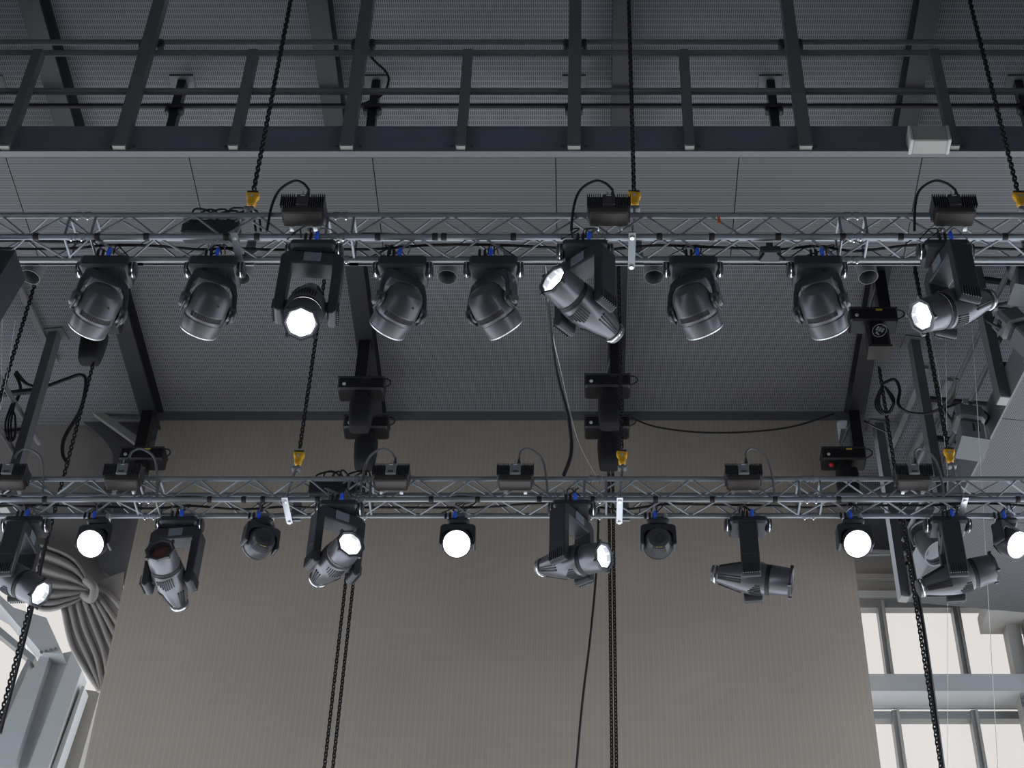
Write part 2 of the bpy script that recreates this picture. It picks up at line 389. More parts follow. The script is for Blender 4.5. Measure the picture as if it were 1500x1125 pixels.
tr1 = thing('trim_1', (0, YF, zw(865)), None, None, None, 'structure')
for ra, rb, dy, m in ((846, 853, 0.0, 'paint_taupe'), (853, 872, 0.06, 'paint_taupe'), (872, 880, -0.02, 'paint_grey'), (880, 887, 0.04, 'paint_taupe')):
    MB().box(((xr0 + xr1) / 2, dy, (zw(ra) + zw(rb)) / 2 - zw(865)), (xr1 - xr0, 0.16, zw(ra) - zw(rb))).build('moulding', m, tr1, None)
wn = thing('window_1', (0, YF, 0), None, None, None, 'structure')
mulls_t = [(1290, 890), (1398, 890), (1502, 890)]
xm = [at_y(1288, 890, YF).x, at_y(1397, 890, YF).x]; dxm = xm[1] - xm[0]
xcols = [xm[0] - dxm, xm[0], xm[1], xm[1] + dxm]
zA, zB, zC_, zD, zE = zw(887), zw(1020), zw(1034), zw(1046), zw(1210)
fr = [(zA, zB), (zD, zE)]
for x in xcols[1:]:
    for (z1, z0) in fr:
        MB().box((x, -0.02, (z0 + z1) / 2), (0.075, 0.14, z1 - z0)).build('mullion', 'frame_grey', wn, None)
        MB().box((x + 0.03, -0.09, (z0 + z1) / 2), (0.03, 0.05, z1 - z0)).build('mullion_cap', 'paint_taupe', wn, None)
for z, h in ((zA - 0.04, 0.09), (zD - 0.06, 0.10)):
    MB().box(((xr0 + xr1) / 2, -0.02, z), (xr1 - xr0, 0.12, h)).build('head_rail', 'frame_grey', wn, None)
for k in range(3):
    for (z1, z0) in fr:
        if z1 == zD: z1 = zB - 0.02
        MB().box(((xcols[k] + xcols[k + 1]) / 2, 0.04, (z0 + z1) / 2), (dxm - 0.01, 0.012, z1 - z0)).build('pane', 'window_glass', wn, None)
tb = MB().box(((xr0 + xr1) / 2 - .2, YF - 0.25, (zB + zC_) / 2 - 0.03), (xr1 - xr0 - .4, 0.40, (zB - zC_) + 0.10)).build('trim_2', 'paint_grey', smooth=None); tag(tb, kind='structure')
# right-hand column and the stepped beam end over it
pc0 = at_y(1462, 905, YF - 0.3); pc1 = at_y(1500, 1125, YF - 0.3)
cr = thing('steel_column', (pc0.x, YF - 0.3, 0), 'painted grey steel column at the right edge beside the windows', 'column')
dx = pc1.x - pc0.x
for (o0, wd, dy, m) in ((0.0, 0.16, 0.0, 'paint_taupe'), (0.20, 0.22, -0.12, 'paint_taupe'), (0.46, 0.30, 0.02, 'paint_grey')):
    MB().box((o0 + wd / 2 + .05, dy, (pc0.z + 8.2) / 2), (wd, 0.2, pc0.z - 8.2)).build('flange', m, cr, None)
for dz in (0, -.05, -.10): MB().tube((0.08, -0.11, at_y(860, 1030, YF - .3).z + dz), (0.08, -0.14, at_y(860, 1030, YF - .3).z + dz), 0.02, 8).build('bolt', 'steel_dark', cr)
be0 = at_y(1438, 885, YF - 0.5); be1 = at_y(1500, 908, YF - 0.5)
o = MB().box((be0.x + 0.75, YF - 0.45, (be0.z + be1.z) / 2), (1.5, 0.5, be0.z - be1.z)).build('beam_end', 'paint_taupe', smooth=None)
tag(o, 'taupe boxed beam end under the right gallery above the column', 'beam')

# ------------------------------------------------------------------ left bay: curtain, beam, column, window
YK = YB + 0.15
def patch(name, rows, m, label, cat='curtain', Y=YK, folds=0, amp=0.0, ns=40, thick=0.012, group=None, parent=None, conv=1.0):
    """rows: list of pixel polylines (same count) from top to bottom; folds ripple along the row index"""
    nr = len(rows); nc = len(rows[0]); vs = []; fs = []
    def cr_(pts, t):
        n = len(pts) - 1; i = min(int(t * n), n - 1); u = t * n - i
        p0 = Vector(pts[max(i - 1, 0)]); p1 = Vector(pts[i]); p2 = Vector(pts[i + 1]); p3 = Vector(pts[min(i + 2, n)])
        return 0.5 * (2 * p1 + (p2 - p0) * u + (2 * p0 - 5 * p1 + 4 * p2 - p3) * u * u + (3 * p1 - p0 - 3 * p2 + p3) * u ** 3)
    NV = ns
    for j in range(NV + 1):
        v = j / NV
        for i in range(ns + 1):
            u = i / ns
            colp = [cr_(rw, u) for rw in rows]
            p = cr_(colp, v) if nr > 1 else colp[0]
            y = Y
            if folds: y = Y - amp * (0.35 + 0.65 * math.sin(PI * min(1, max(0, u * conv)))) * (abs(math.sin(v * folds * PI + 1.2 * math.sin(u * 3 + v * 4))) - .4)
            vs.append(at_y(p[0], p[1], y))
    for j in range(NV):
        for i in range(ns): k = j * (ns + 1) + i; fs.append((k, k + 1, k + ns + 2, k + ns + 1))
    o = MB().add(vs, fs).build(name, m, parent, 180)
    md = o.modifiers.new('thickness', 'SOLIDIFY'); md.thickness = thick
    if not parent: tag(o, label, cat, group)
    return o
cu = thing('tied_curtain', at_y(60, 700, YK), 'beige stage curtain gathered and tied back at the lower left', 'curtain')
inv = Matrix.Translation(-cu.location)
def cpatch(*a, **k):
    o = patch(*a, parent=cu, **k); o.matrix_local = inv; return o
cpatch('upper_drape', [[(-60, 596), (30, 597), (96, 597), (100, 597)], [(-60, 690), (40, 690), (130, 690), (182, 690)], [(-60, 760), (40, 765), (120, 800), (176, 852)], [(-60, 800), (40, 800), (110, 835), (135, 862)]], 'curtain', None, folds=2, amp=0.04, Y=YK + 0.12)
cpatch('gathered_swag', [[(-60, 780), (0, 790), (60, 797), (108, 818), (132, 858)], [(-60, 800), (0, 828), (60, 850), (105, 856), (131, 864)], [(-60, 815), (0, 846), (55, 892), (98, 888), (131, 870)]], 'curtain', None, folds=7, amp=0.16, Y=YK - 0.02)
cpatch('tail', [[(92, 892), (112, 874), (132, 862), (150, 850), (182, 838)], [(100, 925), (122, 918), (142, 905), (160, 890), (180, 875)], [(120, 978), (138, 975), (152, 960), (165, 940), (182, 905)], [(143, 1010), (150, 1013), (157, 1014), (164, 1010), (182, 985)]], 'curtain', None, folds=0, Y=YK + 0.0)
for k, pl in enumerate(([(93, 893), (105, 945), (128, 985), (146, 1012)], [(112, 876), (124, 920), (142, 965), (150, 1012)], [(128, 868), (146, 905), (160, 940), (170, 960)], [(133, 862), (152, 885), (166, 905), (178, 925)], [(136, 858), (155, 868), (170, 882), (180, 895)], [(102, 884), (114, 930), (134, 975), (148, 1012)], [(120, 872), (136, 912), (152, 955), (158, 990)], [(131, 865), (150, 896), (164, 922), (176, 942)])):
    MB().path([at_y(x, y, YK - 0.02) for x, y in pl], 0.030, 8).build('fold', 'curtain', cu, 180, inv)
MB().path([at_y(126, 850, YK - .1), at_y(138, 862, YK - .14), at_y(134, 878, YK - .1), at_y(122, 872, YK - .06)], 0.05, 8).build('tie_knot', 'curtain', cu, 180, inv)
dk = patch('shaded_drape', [[(97, 600), (140, 600), (200, 600), (245, 600)], [(165, 668), (190, 668), (215, 668), (235, 668)], [(130, 770), (150, 770), (180, 770), (212, 770)], [(150, 838), (165, 848), (180, 858), (196, 868)]], 'curtain_shaded', 'curtain cloth with painted-in shade between beige curtain and woven panel', folds=0, Y=YK + 0.03)  # shaded side of the curtain, its shade painted as a darker cloth
o = MB().bar(at_y(138, 602, YK - .12), at_y(212, 655, YK - .12), 0.09, 0.07, (0, 1, 0)).build('diagonal_strut', 'paint_taupe', smooth=None); tag(o, 'light grey diagonal strut beside the lower left hoist', 'strut')
# left window wall
YW = YF + 0.3
wl_ = thing('window_2', (0, YW, 0), None, None, None, 'structure')
def lbox(name, pts, y0, y1, m, parent=None):
    """polygon in pixels placed at depth y0, extruded to y1"""
    ps = [at_y(x, y, y0) for x, y in pts]; mb = MB(); mb.prism([(p.x, p.z) for p in ps], y0, y1)
    o = mb.build(name, m, parent, None)
    if parent: o.matrix_local = Matrix.Translation(-parent.location)
    return o
lbox('pane', [(-300, 760), (38, 760), (38, 1250), (-300, 1250)], YW + .06, YW + .072, 'window_glass', wl_)
lbox('pane', [(39, 760), (240, 760), (240, 1250), (39, 1250)], YW + .06, YW + .072, 'window_glass', wl_)
lbox('frame', [(-80, 860), (0, 918), (52, 962), (48, 970), (0, 930), (-80, 872)], YW - .12, YW + .05, 'frame_grey', wl_)
lbox('frame', [(30, 985), (42, 962), (46, 965), (36, 992), (-30, 1140), (-40, 1140)], YW - .10, YW + .05, 'frame_grey', wl_)
o = lbox('cross_beam', [(-80, 838), (0, 884), (60, 955), (92, 958), (68, 905), (20, 890), (-80, 800)], YF - 0.35, YF + .1, 'paint_grey'); tag(o, 'grey bolted steel beam below the tied curtain', 'beam')
colL = thing('steel_column', at_y(60, 1040, YF - .2), 'painted grey steel column in the lower left corner below the curtain', 'column')
lbox('flange', [(59, 961), (72, 963), (20, 1125), (-30, 1125)], YF - .25, YF + .0, 'paint_grey', colL)
lbox('web', [(66, 962), (105, 954), (41, 1125), (10, 1125)], YF - .12, YF + .0, 'paint_grey', colL)
lbox('flange', [(105, 954), (120, 982), (71, 1125), (41, 1125)], YF - .35, YF - .1, 'paint_grey', colL)
lbox('edge_plate', [(120, 1004), (124, 1006), (82, 1130), (74, 1130)], YF - .30, YF - .1, 'paint_grey', colL)
for k in range(4): p = at_y(61 + 7 * k, 956 - 1.6 * k, YF - .36); MB().tube(p, p + Vector((0, -.02, 0)), 0.018, 8).build('bolt', 'steel_dark', colL, 35, Matrix.Translation(-colL.location))
o = lbox('cladding_sheet', [(122, 1010), (146, 1013), (150, 1000), (111, 1140), (80, 1140)], YF - .02, YF + .2, 'paint_taupe'); tag(o, 'taupe panel between the left column and the woven panel', 'wall panel')

# ================================================================== RIGGING
def truss(name, yf, label, joints, ties):
    zf = ZT; t = thing(name, (0, yf, zf), label, 'truss', 'lighting trusses')
    x0, x1 = -6.3, 5.6; r = 0.025
    ch = MB().tube((x0, 0, 0), (x1, 0, 0), r, 14).mesh('chord', 'truss_alu', 40)
    for yy, z in ((0, 0), (0, TS), (TS, 0), (TS, TS)): link('chord', ch, t, T(0, yy, z))
    step = 0.25; n = int((x1 - x0) / step)
    def bm(dx, dy, dz): return MB().tube((0, 0, 0), (dx, dy, dz), 0.009, 8).mesh('brace', 'truss_alu', 40)
    faces = (((0, 0, 0), (0, 0, TS)), ((0, TS, 0), (0, TS, TS)), ((0, 0, 0), (0, TS, 0)), ((0, 0, TS), (0, TS, TS)))
    for fi, (a, b) in enumerate(faces):
        d = Vector(b) - Vector(a); mu = bm(step, d.y, d.z); md_ = bm(step, -d.y, -d.z)
        off = 0.125 if fi in (1, 3) else 0
        for k in range(n):
            x = x0 + k * step + off
            if k % 2 == 0: link('brace', mu, t, T(x, a[1], a[2]))
            else: link('brace', md_, t, T(x, b[1], b[2]))
    up = MB().tube((0, 0, 0), (0, 0, TS), 0.011, 8).mesh('end_frame', 'truss_alu', 40); ac = MB().tube((0, 0, 0), (0, TS, 0), 0.011, 8).mesh('end_frame', 'truss_alu', 40)
    cp = MB().lathe([(0.02, -0.07), (0.030, -0.06), (0.030, -0.012), (0.024, -0.006), (0.024, 0.006), (0.030, 0.012), (0.030, 0.06), (0.02, 0.07)], 12, Matrix.Rotation(PI / 2, 4, 'Y')).mesh('coupler', 'truss_alu', 40)
    bo = MB().lathe([(0.007, -0.045), (0.007, 0.045)], 6).mesh('bolt', 'chrome', 40)
    for px in joints:
        x = at_y(px, 351 if yf < 11 else 728, yf).x
        for dx in (-0.1, 0.1):
            for yy in (0, TS): link('end_frame', up, t, T(x + dx, yy, 0))
            for z in (0, TS): link('end_frame', ac, t, T(x + dx, 0, z))
        for yy in (0, TS):
            for z in (0, TS):
                link('coupler', cp, t, T(x, yy, z))
                for dx in (-0.04, 0.04): link('bolt', bo, t, T(x + dx, yy, z))
    ti = MB().lathe([(0.028, -0.022), (0.031, -0.015), (0.031, 0.015), (0.028, 0.022)], 12, Matrix.Rotation(PI / 2, 4, 'Y'), caps=False).mesh('tape_wrap', 'cable_black', 40)
    for px in ties: link('tape_wrap', ti, t, T(at_y(px, 351 if yf < 11 else 728, yf).x, 0, 0))
    return t
tU = truss('box_truss', YU, 'upper aluminium box truss in front of the catwalk soffit', (112, 495, 1253), (52, 142, 214, 331, 376, 553, 637, 650, 752, 966, 1043, 1140, 1235, 1320, 1473))
tL = truss('box_truss', YL, 'lower aluminium box truss in front of the beige panel', (213, 525, 872, 1188), (67, 308, 358, 386, 466, 632, 700, 790, 868, 960, 1043, 1135, 1228, 1490))
ROWF = {YU: 351, YL: 728.5}
# cable runs lying along the trusses
def cable(name, pts, r, label, m='cable_black', n=6):
    o = MB().path(pts, r, n).build(name, m); return tag(o, label, 'cable')
def run(yf, dz, dy, seed, x0=-6.2, x1=5.4):
    rnd = random.Random(seed); pts = []; x = x0
    while x < x1: pts.append((x, yf + dy + rnd.uniform(-.03, .03), ZT + dz + rnd.uniform(-.015, .03))); x += rnd.uniform(.25, .5)
    return pts
cable('cable_run', run(YU, 0.045, 0.06, 1), 0.014, 'black cable bundle lying along the upper truss, front')
cable('cable_run', run(YU, 0.05, 0.17, 2), 0.012, 'black cable bundle lying along the upper truss, rear')
cable('cable_run', run(YL, 0.045, 0.07, 3), 0.014, 'black cable bundle lying along the lower truss, front')
cable('cable_run', run(YL, 0.05, 0.17, 4), 0.012, 'black cable bundle lying along the lower truss, rear')

# ------------------------------------------------------------------ lamps
ALU_CLAMP = MB().box((0, 0, 0.0), (0.04, 0.075, 0.075), ch=0.012).mesh('clamp', 'zinc', 35)
PLUG = MB().lathe([(0.012, -0.035), (0.016, -0.03), (0.016, 0.02), (0.012, 0.03), (0.008, 0.04)], 10).mesh('power_plug', 'plug_blue', 40)
PLUG2 = MB().lathe([(0.010, -0.03), (0.012, -0.02), (0.012, 0.02), (0.007, 0.035)], 8).mesh('data_plug', 'cable_black', 40)
def lead(root, k, rnd, drop, w=0.1):
    """short cables from the base sockets up to the truss"""
    for q in range(k):
        x = rnd.uniform(-w, w) * .5
        MB().path([(x, -0.10, drop + .02), (x + rnd.uniform(-.02, .02), -0.13, drop + .08), (x + rnd.uniform(-.1, .1), -0.06, drop + .16), (x + rnd.uniform(-.18, .18), 0.0, 0.03)], 0.006, 5, 4).build('lead', 'cable_grey' if q % 2 else 'cable_black', root)
def base_common(root, W, D, H, ztop, rnd, blue_x=0.03, handles=True):
    MB().box((0, 0, ztop - H / 2), (W, D, H), ch=0.02).build('base', 'black_plastic', root)
    for sx in (-1, 1): link('clamp', ALU_CLAMP, root, T(sx * W * .36, 0, ztop + 0.045))
    for sx in (-1, 1): MB().box((sx * W * .36, 0, ztop + 0.01), (0.03, 0.05, 0.03)).build('clamp_foot', 'black_plastic', root, None)
    link('power_plug', PLUG, root, T(blue_x, -D / 2 - 0.012, ztop + 0.01)); link('data_plug', PLUG2, root, T(blue_x - 0.045, -D / 2 - 0.01, ztop)); link('data_plug', PLUG2, root, T(blue_x - 0.085, -D / 2 - 0.01, ztop))
    if handles:
        for sx in (-1, 1):
            MB().lathe([(0.035, -0.03), (0.062, -0.022), (0.068, 0), (0.062, 0.022), (0.035, 0.03)], 16, T(sx * (W / 2 + 0.02), -0.02, ztop - H / 2) @ Matrix.Rotation(PI / 2, 4, 'Y')).build('handle', 'black_satin', root)
            MB().lathe([(0.0665, -0.006), (0.0705, 0), (0.0665, 0.006)], 16, T(sx * (W / 2 + 0.02), -0.02, ztop - H / 2) @ Matrix.Rotation(PI / 2, 4, 'Y'), caps=False).build('handle_trim', 'chrome', root)
# --- long-barrel profile moving head
def yoke_poly(wo, wi, zt, zb, zi, c):
    return [(-wo + c, zt), (wo - c, zt), (wo, zt - c), (wo, zb + .03), (wo - .03, zb), (wi + .02, zb), (wi, zb + .03), (wi, zi), (-wi, zi), (-wi, zb + .03), (-wi - .02, zb), (-wo + .03, zb), (-wo, zb + .03), (-wo, zt - c)]
def head_mesh_profile():
    return [(0.055, -.365), (0.078, -.36), (0.082, -.345), (0.082, -.315), (0.074, -.31), (0.092, -.25), (0.118, -.16), (0.138, -.07), (0.147, 0.0), (0.147, 0.09), (0.140, 0.13)]
def profile_lamp(px, yf, chord_dy, d, lens, label, blue=0.03, seed=0):
    rnd = random.Random(seed); row = ROWF[yf]
    x = at_y(px, row + (24 if chord_dy else 0), yf + chord_dy).x
    r = thing('profile_moving_light', (x, yf + chord_dy, ZT - (0.06 if yf == YU else 0)), label, 'stage light', 'long barrel moving lights')
    base_common(r, 0.34, 0.26, 0.085, -0.085, rnd, blue); lead(r, 4, rnd, -0.08, 0.2)
    Mh, My = aim(d)
    PZ = -0.70
    yk = MB().prism(yoke_poly(0.235, 0.158, -0.19, -0.82, -0.315, 0.05), -0.085, 0.085).build('yoke', 'black_plastic', r, None, My)
    bv = yk.modifiers.new('bevel', 'BEVEL'); bv.width = 0.012; bv.segments = 2
    MB().lathe([(0.09, -0.17), (0.10, -0.19)], 20).build('pan_bearing', 'black_satin', r, 35, My)
    for s in (-1, 1): MB().box((0.0, s * 0.0875, -0.25), (0.13, 0.006, 0.085)).build('display', 'display', yk, None)
    for s in (-1, 1):
        for k in range(8):
            MB().box((s * 0.238, -0.07 + k * 0.02, -0.755), (0.012, 0.008, 0.10)).build('arm_fin', 'head_dark', yk, None)
        MB().box((s * 0.2365, 0, -0.60), (0.006, 0.12, 0.012)).build('arm_seam', 'head_dark', yk, None)
    H = Matrix.Translation((0, 0, PZ)) @ Mh
    hd_ = MB().lathe(head_mesh_profile(), 32).build('head', 'head_grey', r, 35, H)
    MB().lathe([(0.140, .128), (0.136, .135), (0.136, .165), (0.140, .17)], 32, caps=False).build('focus_groove', 'slot_black', hd_)
    MB().lathe([(0.134, .165), (0.137, .17), (0.126, .33), (0.126, .345), (0.10, .345), (0.098, .30)], 32, caps=False).build('front_barrel', 'head_grey', hd_)
    MB().lathe([(0.126, .335), (0.136, .338), (0.136, .36), (0.118, .362), (0.104, .352), (0.100, .30)], 8, caps=False).build('front_ring', 'head_dark', hd_)
    for k in range(4):
        a = PI / 4 + k * PI / 2; MB().box((0.138 * math.cos(a), 0.138 * math.sin(a), .35), (0.022, 0.022, 0.03)).build('ring_catch', 'black_satin', hd_, None)
    MB().lathe([(0.10, .305), (0.07, .322), (0.03, .33)], 28).build('lens', lens, hd_, 60)
    MB().lathe([(0.0825, -.338), (0.086, -.335), (0.086, -.325), (0.0825, -.322)], 28, caps=False).build('rear_ring', 'chrome', hd_)
    # long cooling slots on the tapered tail, four groups of three
    for q in range(4):
        for k in range(3):
            a = q * PI / 2 + PI / 4 + (k - 1) * 0.19
            p0 = Vector((0.083 * math.cos(a), 0.083 * math.sin(a), -.295)); p1 = Vector((0.137 * math.cos(a), 0.137 * math.sin(a), -.085))
            MB().bar(p0, p1, 0.014, 0.012, (math.cos(a), math.sin(a), 0)).build('cooling_slot', 'slot_black', hd_, None)
    # slanted vent louvres above and below
    for s in (-1, 1):
        for k in range(8):
            xx = -0.07 + k * 0.02; yy = s * math.sqrt(0.1485 ** 2 - xx * xx)
            L0 = 0.15 - abs(k - 4) * 0.014
            a = math.atan2(yy, xx)
            MB().bar((xx, yy, 0.11 - L0 + 0.006 * k), (xx, yy, 0.112 - 0.003 * k), 0.011, 0.006, (math.cos(a), math.sin(a), 0)).build('vent_louvre', 'slot_black', hd_, None)
    MB().tube((-0.165, 0, 0), (0.165, 0, 0), 0.05, 16).build('tilt_axle', 'black_satin', hd_)
    return r
A_L = [
 (44, YL, TS, imgdir(.85, -.35, -.4), 'lens_lit', 'long barrel moving light at the far left of the lower truss'),
 (268, YL, TS, imgdir(-.1, .75, -.6), 'lens_off', 'unlit long barrel moving light pointing up on the lower truss'),
 (500, YL, 0, imgdir(.5, .5, -.65), 'lens_lit', 'lit long barrel moving light above the pair of hanging chains'),
 (838, YL, 0, imgdir(.8, .2, -.55), 'lens_lit', 'lit long barrel moving light left of the thick double chain'),
 (1094, YL, TS, imgdir(.96, -.08, -.22), 'lens_dim', 'long barrel moving light pointing right, left of a round bright lamp'),
 (1384, YL, TS, imgdir(.95, .25, .1), 'lens_dim', 'long barrel moving light pointing right in front of the right gallery'),
 (464, YU, 0, imgdir(.04, -.35, -.9), 'lens_star', 'dazzling moving light on the upper truss pointing at the camera'),
 (857, YU, 0, imgdir(-.65, .55, -.5), 'lens_lit', 'lit long barrel moving light slanting down right on the upper truss'),
 (1380, YU, 0, imgdir(-.82, -.2, -.52), 'lens_lit', 'lit long barrel moving light pointing left at right end of upper truss'),
]
for i, a in enumerate(A_L): profile_lamp(*a, seed=i + 10)
# --- round wash moving head on the upper truss
def wash_lamp(px, d, label, seed):
    rnd = random.Random(seed); yf = YU; dy = TS
    x = at_y(px, 385, yf + dy).x
    r = thing('wash_moving_light', (x, yf + dy, ZT), label, 'stage light', 'round wash lights on the upper truss')
    base_common(r, 0.37, 0.27, 0.13, -0.075, rnd, rnd.choice((-.02, .03))); lead(r, 3, rnd, -0.07, 0.2)
    Mh, My = aim(d)
    poly = [(-0.13, -0.215), (0.13, -0.215), (0.17, -0.25), (0.195, -0.36), (0.205, -0.50), (0.198, -0.58), (0.185, -0.595), (0.172, -0.58), (0.168, -0.48), (0.155, -0.37), (0.12, -0.30), (-0.12, -0.30), (-0.155, -0.37), (-0.168, -0.48), (-0.172, -0.58), (-0.185, -0.595), (-0.198, -0.58), (-0.205, -0.50), (-0.195, -0.36), (-0.17, -0.25)]
    yk = MB().prism(poly, -0.06, 0.06).build('yoke', 'black_satin', r, None, My)
    bv = yk.modifiers.new('bevel', 'BEVEL'); bv.width = 0.012; bv.segments = 2
    MB().lathe([(0.10, -0.20), (0.10, -0.22)], 20).build('pan_bearing', 'black_plastic', r, 35, My)
    H = Matrix.Translation((0, 0, -0.52)) @ Mh
    hd_ = MB().lathe([(0.03, -.175), (0.08, -.17), (0.115, -.15), (0.138, -.11), (0.150, -.05), (0.155, .0), (0.155, .075), (0.151, .08), (0.151, .09), (0.155, .095), (0.148, .19), (0.144, .198)], 36).build('head', 'wash_grey', r, 40, H)
    MB().lathe([(0.145, .195), (0.150, .20), (0.146, .21), (0.130, .208), (0.126, .19)], 36, caps=False).build('front_rim', 'zinc', hd_)
    MB().lathe([(0.130, .19), (0.08, .205), (0.02, .21)], 28).build('lens', 'lens_glass', hd_, 60)
    for s in (-1, 1):
        for k in range(20):                                            # vent slots round the waist
            a = s * PI / 2 + (k - 9.5) * 0.085
            MB().bar((0.1535 * math.cos(a), 0.1535 * math.sin(a), .022), (0.1565 * math.cos(a), 0.1565 * math.sin(a), .062), 0.008, 0.006, (math.cos(a), math.sin(a), 0)).build('vent_slot', 'slot_black', hd_, None)
        cap = [(0.118, -.150), (0.139, -.112), (0.152, -.05), (0.157, .008)]
        n = 12; vs = []; fs = []
        for (rr, zz) in cap:
            for k in range(n + 1):
                a = s * PI / 2 + (k / n - .5) * 1.5; vs.append(((rr + .004) * math.cos(a), (rr + .004) * math.sin(a), zz))
        for j in range(3):
            for k in range(n): q = j * (n + 1) + k; fs.append((q, q + 1, q + n + 2, q + n + 1))
        MB().add(vs, fs).build('shell_cover', 'head_dark', hd_, 60)
        MB().lathe([(0.062, -0.03), (0.062, 0.02), (0.045, 0.035)], 18, T(s * 0.185, 0, 0) @ Matrix.Rotation(s * PI / 2, 4, 'Y')).build('tilt_joint', 'wash_grey', hd_)
        MB().lathe([(0.008, 0), (0.008, 0.006)], 8, T(0.05, s * 0.142, -0.085) @ Matrix.Rotation(-s * PI / 2, 4, 'X')).build('screw', 'slot_black', hd_)
    return r
for i, (px, d, lb) in enumerate((
    (161, imgdir(-.5, -.8, .3), 'leftmost unlit round wash light on the upper truss'),
    (318, imgdir(-.42, -.85, .3), 'unlit round wash light between yellow hook and the tube downlight at left'),
    (592, imgdir(-.5, -.8, .3), 'unlit round wash light just right of the dazzling lamp'),
    (724, imgdir(.5, -.8, .25), 'unlit round wash light left of the slanting barrel lamp'),
    (1014, imgdir(.38, -.85, .25), 'unlit round wash light right of the slanting barrel lamp'),
    (1195, imgdir(.35, -.85, .3), 'rightmost unlit round wash light on the upper truss'))):
    wash_lamp(px, d, lb, 40 + i)
# --- small LED wash on the lower truss
def led_lamp(px, d, lit, label, seed):
    rnd = random.Random(seed); yf = YL; dy = TS
    x = at_y(px, 752, yf + dy).x
    r = thing('led_wash_light', (x, yf + dy, ZT), label, 'stage light', 'small wash lights on the lower truss')
    base_common(r, 0.20, 0.17, 0.06, -0.07, rnd, -0.03, handles=False); lead(r, 3, rnd, -0.05, 0.14)
    Mh, My = aim(d)
    poly = [(-0.13, -0.135), (0.13, -0.135), (0.16, -0.155), (0.165, -0.34), (0.155, -0.37), (0.132, -0.37), (0.128, -0.25), (0.09, -0.20), (-0.09, -0.20), (-0.128, -0.25), (-0.132, -0.37), (-0.155, -0.37), (-0.165, -0.34), (-0.16, -0.155)]
    yk = MB().prism(poly, -0.06, 0.06).build('yoke', 'black_satin', r, None, My)
    bv = yk.modifiers.new('bevel', 'BEVEL'); bv.width = 0.01; bv.segments = 2
    H = Matrix.Translation((0, 0, -0.30)) @ Mh
    hd_ = MB().lathe([(0.075, -.12), (0.095, -.115), (0.118, -.06), (0.126, -.02), (0.128, .09), (0.126, .10)], 32).build('head', 'head_dark', r, 40, H)
    MB().lathe([(0.127, .09), (0.133, .095), (0.133, .115), (0.122, .118), (0.120, .10)], 32, caps=False).build('front_rim', 'black_satin', hd_)
    MB().lathe([(0.122, .105), (0.08, .113), (0.02, .116)], 30).build('lens', 'lens_lit' if lit else 'lens_glass', hd_, 60)
    MB().lathe([(0.052, -.118), (0.056, -.124), (0.050, -.124), (0.046, -.121)], 24).build('fan_grille', 'black_plastic', hd_)
    for k in range(3): MB().box((0, 0, -.125), (0.09, 0.008, 0.004), Matrix.Rotation(k * PI / 3, 4, 'Z')).build('fan_bar', 'head_dark', hd_, None)
    MB().box((0, 0.082, -.113), (0.05, 0.016, 0.008)).build('rating_label', 'label_yellow', hd_, None)
    for s in (-1, 1):
        for k in range(9):
            a = s * PI / 2 + (k - 4) * 0.14; c, s_ = math.cos(a), math.sin(a)
            MB().bar((0.1 * c, 0.1 * s_, -.108), (0.124 * c, 0.124 * s_, -.045), 0.010, 0.010, (c, s_, 0)).build('cooling_slot', 'slot_black', hd_, None)
        MB().lathe([(0.04, -.012), (0.04, .012)], 16, T(s * 0.142, 0, 0) @ Matrix.Rotation(PI / 2, 4, 'Y')).build('tilt_joint', 'head_dark', hd_)
    return r
for i, (px, d, lit, lb) in enumerate((
    (149, imgdir(-.08, -.05, -1), 1, 'glowing round wash light near the tied curtain'),
    (388, imgdir(-.5, -.45, .75), 0, 'unlit small wash light turned away beside the left truss bracket'),
    (673, imgdir(0, -.05, -1), 1, 'glowing round wash light in the middle of the lower truss'),
    (963, imgdir(0, -.42, .9), 0, 'unlit small wash light showing its back, right of the thick chain'),
    (1247, imgdir(.05, -.05, -1), 1, 'glowing round wash light at the right edge of the beige panel'),
    (1470, imgdir(.45, -.15, -.85), 1, 'glowing round wash light cut off by the right picture edge'))):
    led_lamp(px, d, lit, lb, 60 + i)

